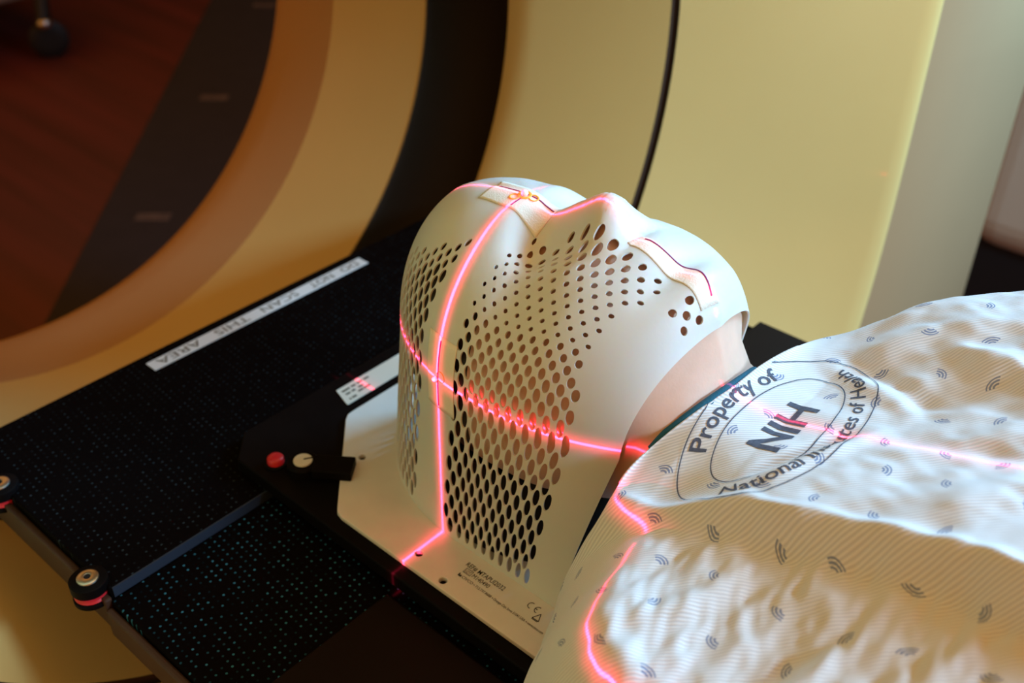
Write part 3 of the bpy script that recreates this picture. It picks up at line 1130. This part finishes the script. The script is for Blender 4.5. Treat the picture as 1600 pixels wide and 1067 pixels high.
# ------------------------------------------------------------------ gown
rim = np.array([
    #  x      y      z      ex    ey     roll
    (0.950, -0.215, -0.0220, 0.950, 0.080, 0.110),
    (0.600, -0.215, -0.0220, 0.600, 0.080, 0.110),
    (0.420, -0.212, -0.0220, 0.470, 0.080, 0.105),
    (0.300, -0.205, -0.0220, 0.470, 0.080, 0.095),
    (0.215, -0.170, -0.020, 0.470, 0.080, 0.075),
    (0.172, -0.112, 0.020, 0.470, 0.080, 0.050),
    (0.157, -0.072, 0.030, 0.470, 0.080, 0.054),
    (0.147, -0.045, 0.048, 0.470, 0.080, 0.056),
    (0.150, -0.029, 0.090, 0.470, 0.080, 0.046),
    (0.1595, -0.015, 0.138, 0.470, 0.080, 0.020),
    (0.1585, 0.004, 0.151, 0.470, 0.080, 0.012),
    (0.1600, 0.026, 0.159, 0.470, 0.080, 0.011),
    (0.173, 0.058, 0.178, 0.470, 0.080, 0.010),
    (0.180, 0.088, 0.184, 0.470, 0.080, 0.010),
    (0.181, 0.120, 0.184, 0.470, 0.080, 0.010),
    (0.184, 0.150, 0.182, 0.470, 0.080, 0.012),
    (0.186, 0.185, 0.172, 0.470, 0.080, 0.018),
    (0.192, 0.225, 0.140, 0.470, 0.080, 0.035),
    (0.215, 0.280, 0.060, 0.470, 0.080, 0.060),
    (0.260, 0.330, 0.000, 0.470, 0.080, 0.080),
    (0.340, 0.365, -0.020, 0.440, 0.080, 0.100),
    (0.520, 0.380, -0.0220, 0.540, 0.080, 0.110),
    (0.950, 0.380, -0.0220, 0.950, 0.080, 0.110)])
NV, NU = 420, 190
RM = catmull(rim, NV)
uu = np.linspace(0, 1, NU) ** 1.5
Rx, Ry, Rz, Ex, Ey, Rr = [RM[:, k][:, None] for k in range(6)]
GX = Rx + (Ex - Rx) * uu[None]
GY = Ry + (Ey - Ry) * uu[None]
D = np.hypot(GX - Rx, GY - Ry)


def gown_top(x, y):
    sag = np.interp(x, [0.15, 0.18, 0.198, 0.219, 0.247, 0.285, 0.351, 0.45, 0.6, 0.95], [0.172, 0.178, 0.1775, 0.178, 0.187, 0.198, 0.222, 0.242, 0.245, 0.245])
    sh = np.interp(x, [0.15, 0.19, 0.22, 0.26, 0.32, 0.40, 0.6, 0.95], [0.138, 0.147, 0.157, 0.170, 0.189, 0.204, 0.212, 0.212])
    sh = sh - np.clip(-y - 0.03, 0, None) * 0.03 - np.clip(-y - 0.115, 0, None) * 0.3 - smooth1((x - 0.215) / 0.09) * np.clip(0.0 - y, 0, 0.12) * 0.24
    yr = np.interp(x, [0.18, 0.2, 0.237, 0.27, 0.32, 0.36, 0.5, 0.95], [-0.014, -0.010, -0.001, 0.001, 0.006, 0.008, -0.005, -0.03])
    k = smooth1((y - yr + 0.014) / 0.017)
    chest = sag + 0.0035 * np.exp(-((y - yr - 0.004) / 0.006) ** 2) + 0.020 * smooth1((y - 0.13) / 0.09) * smooth1((x - 0.19) / 0.05) - 0.010 * smooth1((y - 0.25) / 0.1)
    chest = chest - 0.027 * smooth1((0.068 - y) / 0.075) * smooth1((0.238 - x) / 0.055)
    return sh + (chest - sh) * k, k


def wrinkles(x, y, k):
    a = np.zeros_like(x)
    # broad soft folds, drawn from the shoulders towards the chest, then small creases
    u1 = x * 0.82 + y * 0.57
    v1 = -x * 0.57 + y * 0.82
    w = 0.35 * vnoise(x * 16, y * 16, 5)
    a += 0.0034 * vnoise(u1 * 16 + w, v1 * 52 + 2 * w, 1)
    a += 0.0016 * vnoise(u1 * 46, v1 * 70 + 3 * w, 2)
    a += 0.0010 * vnoise(x * 95 + w, y * 130, 3)
    a2 = 0.0027 * vnoise((x * 0.2 + y) * 26, (x - 0.2 * y) * 66 + w, 7) + 0.0017 * vnoise(x * 120, y * 75, 8) + 0.0012 * vnoise(x * 230 + 2 * w, y * 120, 9)
    a = a * k + a2 * (1 - k)
    return a


TOP, KK = gown_top(GX, GY)
flat = smooth1((GX - 0.175) / 0.06)
stamp_q = np.exp(-(((GX - 0.217) / 0.05) ** 2 + ((GY - 0.077) / 0.085) ** 2) ** 2)
WR = wrinkles(GX, GY, KK) * (0.25 + 0.75 * flat) * (1 - 0.62 * stamp_q)
# the diagonal pleats that run over the stamp and beside it


def crease(x0, y0, x1, y1, wid, amp):
    dx, dy = x1 - x0, y1 - y0
    L = math.hypot(dx, dy)
    s_ = ((GX - x0) * dx + (GY - y0) * dy) / L
    n_ = (-(GX - x0) * dy + (GY - y0) * dx) / L
    e = smooth1(s_ / (0.25 * L)) * smooth1((L - s_) / (0.25 * L))
    return amp * np.exp(-(n_ / wid) ** 2) * e


WR = WR + crease(0.225, 0.020, 0.262, 0.100, 0.005, -0.0045) + crease(0.236, 0.015, 0.275, 0.100, 0.006, 0.0035)
WR = WR + crease(0.205, 0.175, 0.300, 0.130, 0.006, -0.0040) + crease(0.198, 0.160, 0.290, 0.118, 0.006, 0.0030)
WR = WR + crease(0.26, 0.19, 0.36, 0.16, 0.008, 0.005) + crease(0.28, 0.09, 0.38, 0.10, 0.008, -0.004)
WR = WR + crease(0.34, -0.075, 0.42, -0.03, 0.004, 0.0045) + crease(0.23, -0.10, 0.27, -0.02, 0.006, 0.003) + crease(0.29, -0.11, 0.33, -0.03, 0.006, -0.0035)
rr = np.clip(D / np.maximum(Rr, 1e-4), 0, 1)
ne = 2.3 - 0.6 * smooth1((Rx - 0.0) / 0.001) * smooth1((0.12 - Rz) / 0.05) * smooth1((-0.02 - Ry) / 0.02)
roll = (1 - (1 - rr) ** ne) ** (1 / ne)
GZ = Rz + (TOP + WR * smooth1(rr) - Rz) * roll
# side folds where the cloth hangs down from the shoulder
hang = (1 - smooth1(rr)) * smooth1((0.12 - Rz) / 0.06)
arc = np.r_[0, np.cumsum(np.hypot(np.diff(RM[:, 0]), np.diff(RM[:, 1])))][:, None]
GX = GX + hang * 0.0025 * vnoise(arc * 60 + 0 * GX, GZ * 14, 11)
GY = GY + hang * 0.0020 * vnoise(arc * 50 + 9 + 0 * GX, GZ * 14, 12)
G = np.stack([GX, GY, GZ], -1)
step = np.linalg.norm(np.diff(G, axis=1), axis=2)
cum = np.concatenate([np.zeros((NV, 1)), np.cumsum(step, 1)], 1)
back = cum[:, -1:] - cum
dirx, diry = (Rx - Ex), (Ry - Ey)
dl = np.maximum(1e-6, np.hypot(dirx, diry))
UV = np.stack([Ex + dirx / dl * back, Ey + diry / dl * back], -1)
near_half = G
gm = grid_mesh('gown', G, uv=UV)
gown = link('gown', gm, M_gown, person)
gown['label'] = 'white hospital gown with small blue fan prints and a stamped emblem'
# close the spine seam
bm = bmesh.new()
bm.from_mesh(gm)
bmesh.ops.recalc_face_normals(bm, faces=bm.faces)
bm.normal_update()
if sum(f.normal.z for f in bm.faces) < 0:
    bmesh.ops.reverse_faces(bm, faces=bm.faces)
bmesh.ops.remove_doubles(bm, verts=bm.verts, dist=2e-5)
bm.normal_update()
bm.to_mesh(gm)
bm.free()
so = gown.modifiers.new('cloth_thickness', 'SOLIDIFY')
so.thickness = 0.0012
so.offset = -1
gv = [tuple(v.co + person.location) for v in gm.vertices]
GOWN_BVH = BVHTree.FromPolygons(gv, [tuple(p.vertices) for p in gm.polygons])

# stamp: two ovals and the lettering, laid on the cloth
SC = Vector((0.2185, 0.0800, 0))
bm = bmesh.new()


def stamp_xy(a, b):
    """local stamp coordinates: a along the lettering (+y of the world), b up the letters (-x of the world)"""
    return Vector((SC.x - b + 0.06 * a * 0, SC.y + a, 0))


def drop(p, off=0.0005):
    h = GOWN_BVH.ray_cast(Vector((p.x, p.y, 0.5)), Vector((0, 0, -1)))
    z = h[0].z if h[0] is not None else 0.18
    n = h[1] if h[0] is not None else Vector((0, 0, 1))
    if n.z < 0:
        n = -n
    return Vector((p.x, p.y, z)) + n * off


def ell(a, b, rx, ry):
    return rx * math.cos(a) + 0 * b, ry * math.sin(a)


def oval(bm, rx, ry, w, gaps=(), n=220):
    prev = None
    for k in range(n + 1):
        a = 2 * math.pi * k / n
        if any(g0 <= (k / n) <= g1 for g0, g1 in gaps):
            prev = None
            continue
        e = 2.25
        c, s = math.cos(a), math.sin(a)
        kx, ky = math.copysign(abs(c) ** (2 / e), c), math.copysign(abs(s) ** (2 / e), s)
        cur = [bm.verts.new(drop(stamp_xy((rx + d) * kx, (ry + d) * ky))) for d in (-w, w)]
        if prev:
            bm.faces.new((prev[0], prev[1], cur[1], cur[0]))
        prev = cur


oval(bm, 0.0805, 0.0440, 0.00035)
oval(bm, 0.0600, 0.0262, 0.00035)


def subdiv_text(V, F, maxlen):
    t = bmesh.new()
    vs = [t.verts.new((float(x), float(y), 0)) for x, y in V]
    for f in F:
        try:
            t.faces.new([vs[i] for i in f])
        except ValueError:
            pass
    bmesh.ops.triangulate(t, faces=t.faces)
    for _ in range(5):
        es = [e for e in t.edges if e.calc_length() > maxlen]
        if not es:
            break
        bmesh.ops.subdivide_edges(t, edges=es, cuts=1)
        bmesh.ops.triangulate(t, faces=t.faces)
    t.verts.index_update()
    out = np.array([v.co[:2] for v in t.verts]), [tuple(v.index for v in f.verts) for f in t.faces]
    t.free()
    return out


def stamp_text(s, size, fn, bold=0.0, fit=None, maxlen=0.0016, spacing=1.0):
    V_, F_ = text_mesh(s, size, bold, spacing)
    if fit:
        V_[:, 0] *= fit / V_[:, 0].max()
    V_[:, 0] -= V_[:, 0].max() / 2
    V_, F_ = subdiv_text(V_, F_, maxlen)
    vs = [bm.verts.new(drop(stamp_xy(*fn(x, y)), 0.00035)) for x, y in V_]
    for f in F_:
        try:
            bm.faces.new([vs[i] for i in f])
        except ValueError:
            pass


def on_ellipse(rx, ry, top, shift=0.0):
    """map text x (arc length) to an ellipse; letters stand outwards (top) or inwards (bottom)"""
    A = np.linspace(0, np.pi, 400)
    X, Y = rx * np.cos(A[::-1]), ry * np.sin(A[::-1])
    S = np.r_[0, np.cumsum(np.hypot(np.diff(X), np.diff(Y)))]
    S -= S[-1] / 2

    def fn(x, y):
        xx_, yy_ = np.interp(x + shift, S, X), np.interp(x + shift, S, Y)
        x2_, y2_ = np.interp(x + shift + 0.0005, S, X), np.interp(x + shift + 0.0005, S, Y)
        t_ = np.array([x2_ - xx_, y2_ - yy_])
        t_ /= max(1e-9, np.linalg.norm(t_))
        n_ = np.array([-t_[1], t_[0]])
        p = np.array([xx_, yy_]) + n_ * y
        return (p[0], p[1]) if top else (xx_ + t_[1] * 0 + (-n_[0]) * (-y) * -1 * -1 * 0 + (n_[0] * -1) * -y * -1 * -1 * 0 + 0, 0)
    if top:
        return fn

    def fb(x, y):
        xx_, yy_ = np.interp(x + shift, S, X), -np.interp(x + shift, S, Y)
        x2_, y2_ = np.interp(x + shift + 0.0005, S, X), -np.interp(x + shift + 0.0005, S, Y)
        t_ = np.array([x2_ - xx_, y2_ - yy_])
        t_ /= max(1e-9, np.linalg.norm(t_))
        n_ = np.array([-t_[1], t_[0]])
        p = np.array([xx_, yy_]) + n_ * y
        return p[0], p[1]
    return fb


stamp_text('Property of', 0.0150, on_ellipse(0.068, 0.0320, True), 0.012, fit=0.088)
stamp_text('National Institutes of Health', 0.0125, on_ellipse(0.074, 0.0400, False), 0.008, fit=0.178)
stamp_text('NIH', 0.028, lambda x, y: (x - 0.002, y - 0.0125), 0.024, fit=0.054)
from_bm('printed_emblem', bm, M_stamp, gown, False)

# teal neckband of the shirt under the gown
bm = bmesh.new()
tube(bm, [(0.158, 0.034, 0.153), (0.162, 0.042, 0.163), (0.1685, 0.055, 0.1725), (0.1735, 0.070, 0.1785), (0.1765, 0.088, 0.1808), (0.1775, 0.106, 0.1800), (0.1755, 0.121, 0.1755), (0.172, 0.134, 0.165)], 0.0036, 12)
nb = from_bm('shirt_neckband', bm, M_teal, person)
nb['label'] = 'teal shirt neckband'


# ------------------------------------------------------------------ tape patches with markers on the mask
def on_mask(p, d, off):
    """hit the mask from outside: p + direction d; returns the point lifted along the normal"""
    h = MASK_BVH.ray_cast(Vector(p), Vector(d))
    if h[0] is None:
        h = MASK_BVH.find_nearest(Vector(p))
    n = h[1]
    if n.dot(Vector(d)) > 0:
        n = -n
    return h[0] + n * off, n


def tape(name, label, quad, d, ink, ink2=None, na=30, nb=14):
    """quad: four corner points just outside the mask, in order; d: direction towards it"""
    q = [Vector(p) for p in quad]
    base = sum(q, Vector()) / 4
    pos, _ = on_mask(base, d, 0.0)
    t = empty(name, pos, label, 'tape')
    P = np.empty((na, nb, 3))
    for i in range(na):
        for j in range(nb):
            u_, v_ = i / (na - 1), j / (nb - 1)
            p = (q[0] * (1 - u_) + q[1] * u_) * (1 - v_) + (q[3] * (1 - u_) + q[2] * u_) * v_
            P[i, j] = on_mask(p, d, 0.00035)[0]
    o = link('tape_strip', grid_mesh('tape_strip', P), M_tape, t)
    s_ = o.modifiers.new('thickness', 'SOLIDIFY')
    s_.thickness = 0.00025
    s_.offset = 0
    for pts in [ink] + ([ink2] if ink2 else []):
        path = catmull(np.array(pts), 40)
        bm = bmesh.new()
        tube(bm, [on_mask(p, d, 0.0006)[0] for p in path], 0.0006, 6, flat=0.5)
        from_bm('ink_line', bm, M_ink, t)
    return t


def ringmesh(c, n, r, w, parent, name, m):
    n = Vector(n).normalized()
    u_ = n.cross(Vector((0.3, 1, 0.2))).normalized()
    v_ = n.cross(u_)
    bm = bmesh.new()
    tube(bm, [Vector(c) + u_ * (r * math.cos(2 * math.pi * k / 28)) + v_ * (r * math.sin(2 * math.pi * k / 28)) for k in range(28)], w, 8, closed=True, flat=0.6)
    return from_bm(name, bm, m, parent)


def bead(c, r, parent):
    bm = bmesh.new()
    bmesh.ops.create_uvsphere(bm, u_segments=20, v_segments=12, radius=r, matrix=Matrix.Translation(c))
    return from_bm('marker_bead', bm, M_bead, parent)


DN = (0, 0, -1)
tp = tape('forehead_tape', 'square of paper tape with yellow ringed bead on the forehead of the mask',
          [(-0.0275, 0.0725, 0.3), (0.0265, 0.0705, 0.3), (0.0280, 0.0975, 0.3), (-0.0290, 0.0985, 0.3)], DN,
          [(-0.024, 0.0905, 0.3), (-0.010, 0.0905, 0.3), (0.002, 0.0905, 0.3), (0.012, 0.092, 0.3), (0.026, 0.0905, 0.3)],
          [(0.0015, 0.074, 0.3), (0.0015, 0.080, 0.3), (0.0015, 0.086, 0.3)])
c, n = on_mask((0.001, 0.0885, 0.3), DN, 0.0022)
c0, _ = on_mask((0.001, 0.0885, 0.3), DN, 0.0008)
ringmesh(c0, n, 0.0040, 0.0011, tp, 'yellow_ring', M_yellow)
for dx, dy in ((0.0066, 0.0018), (-0.0045, -0.0055)):
    c1, n1 = on_mask((0.001 + dx, 0.0885 + dy, 0.3), DN, 0.0007)
    ringmesh(c1, n1, 0.0032, 0.0006, tp, 'orange_ring', M_yellow)
bead(c, 0.0025, tp)

DY = (0, 1, 0)
tp = tape('temple_tape', 'paper tape patch with ink line and white bead on the side of the mask',
          [(-0.0125, -0.05, 0.181), (0.0175, -0.05, 0.181), (0.0175, -0.05, 0.122), (-0.0115, -0.05, 0.122)], DY,
          [(0.0012, -0.05, 0.178), (0.0012, -0.05, 0.165), (0.001, -0.05, 0.150), (0.0012, -0.05, 0.125)])
c, n = on_mask((-0.0005, -0.05, 0.1478), DY, 0.0022)
bead(c, 0.0022, tp)
c1, n1 = on_mask((0.004, -0.05, 0.151), DY, 0.0006)
ringmesh(c1, n1, 0.0042, 0.0004, tp, 'orange_ring', M_yellow)

tape('chin_tape', 'narrow paper tape strip with wavy purple line over the lips and chin of the mask',
     [(0.094, 0.081, 0.32), (0.155, 0.0775, 0.32), (0.1585, 0.092, 0.32), (0.097, 0.093, 0.32)], DN,
     [(0.101, 0.0905, 0.32), (0.115, 0.0915, 0.32), (0.130, 0.093, 0.32), (0.143, 0.0925, 0.32), (0.1545, 0.088, 0.32)])

# ------------------------------------------------------------------ background: cabinet beside the gantry, floor mat, cart
cab = empty('equipment_cabinet', (-0.3, 2.6, FZ), 'cream rounded equipment housing standing beyond the gantry at the right edge', 'cabinet')
bm = bmesh.new(); box(bm, -0.285, 0.45, 2.0, 2.7, -0.70, 0.6)
from_bm('housing', bm, M_cab, cab, False, 0.09, 6)
bm = bmesh.new(); box(bm, -0.24, 0.40, 2.06, 2.64, FZ, -0.69)
from_bm('plinth', bm, M_rubber, cab, False)

mt = empty('floor_runner', (-2.6, 1.2, FZ), 'charcoal floor runner with pale marks on the red wood floor behind the gantry', 'mat')
bm = bmesh.new()
a, b = Vector((-3.96, 2.47, 0)), Vector((-1.50, 0.06, 0))
d = (b - a).normalized(); n_ = Vector((-d.y, d.x, 0))
if n_.x < 0:
    n_ = -n_
a, b = a - d * 0.6, b + d * 0.5
prism(bm, [(p.x, p.y) for p in (a, b, b + n_ * 0.9, a + n_ * 0.9)], FZ, FZ + 0.008)
from_bm('runner_panel', bm, M_mat, mt, False)
for px, py in ((-2.842, 1.646), (-2.223, 0.99), (-3.55, 2.42)):
    bm = bmesh.new()
    e = Vector((0.745, 0.667, 0)).normalized(); g = Vector((-e.y, e.x, 0))
    c = Vector((px, py, 0))
    prism(bm, [(p.x, p.y) for p in (c - e * 0.05 - g * 0.022, c + e * 0.05 - g * 0.022, c + e * 0.05 + g * 0.022, c - e * 0.05 + g * 0.022)], FZ + 0.008, FZ + 0.0095)
    from_bm('pale_mark', bm, M_pale, mt, False)

ct = empty('equipment_cart', (-3.9, 1.5, FZ), 'cart base on a black caster with silver hub on the red floor', 'cart')
bm = bmesh.new()
wc = Vector((-3.66, 1.47, FZ + 0.075))
ax = Vector((0.80, -0.35, 0)).normalized()
rings = []
u_ = ax.cross(Vector((0, 0, 1))).normalized()
for r, o_ in ((0.030, -0.020), (0.062, -0.020), (0.074, -0.012), (0.074, 0.012), (0.062, 0.020), (0.030, 0.020)):
    rings.append([bm.verts.new(wc + ax * o_ + (u_ * math.cos(t) + Vector((0, 0, 1)) * math.sin(t)) * r) for t in np.linspace(0, 2 * np.pi, 32, endpoint=False)])
for p, q in zip(rings, rings[1:]):
    for k in range(32):
        bm.faces.new((p[k], p[(k + 1) % 32], q[(k + 1) % 32], q[k]))
bm.faces.new(rings[0][::-1]); bm.faces.new(rings[-1])
wh = from_bm('caster_wheel', bm, M_rubber, ct)
bm = bmesh.new()
hc = wc + Vector((0.01, -0.01, 0.075)) + ax * 0.025
bmesh.ops.create_uvsphere(bm, u_segments=20, v_segments=12, radius=0.030, matrix=Matrix.Translation(hc) @ Matrix.Diagonal((1, 1, 0.8, 1)))
from_bm('silver_hub', bm, M_steel, wh)
bm = bmesh.new()
tube(bm, [hc, hc + Vector((-0.04, 0.03, 0.09)), hc + Vector((-0.10, 0.02, 0.16))], 0.028, 12)
from_bm('caster_fork', bm, M_rubber, ct)
bm = bmesh.new(); box(bm, -4.7, -3.72, 1.1, 1.75, FZ + 0.22, FZ + 0.30)
from_bm('cart_base', bm, M_cart, ct, False, 0.02)
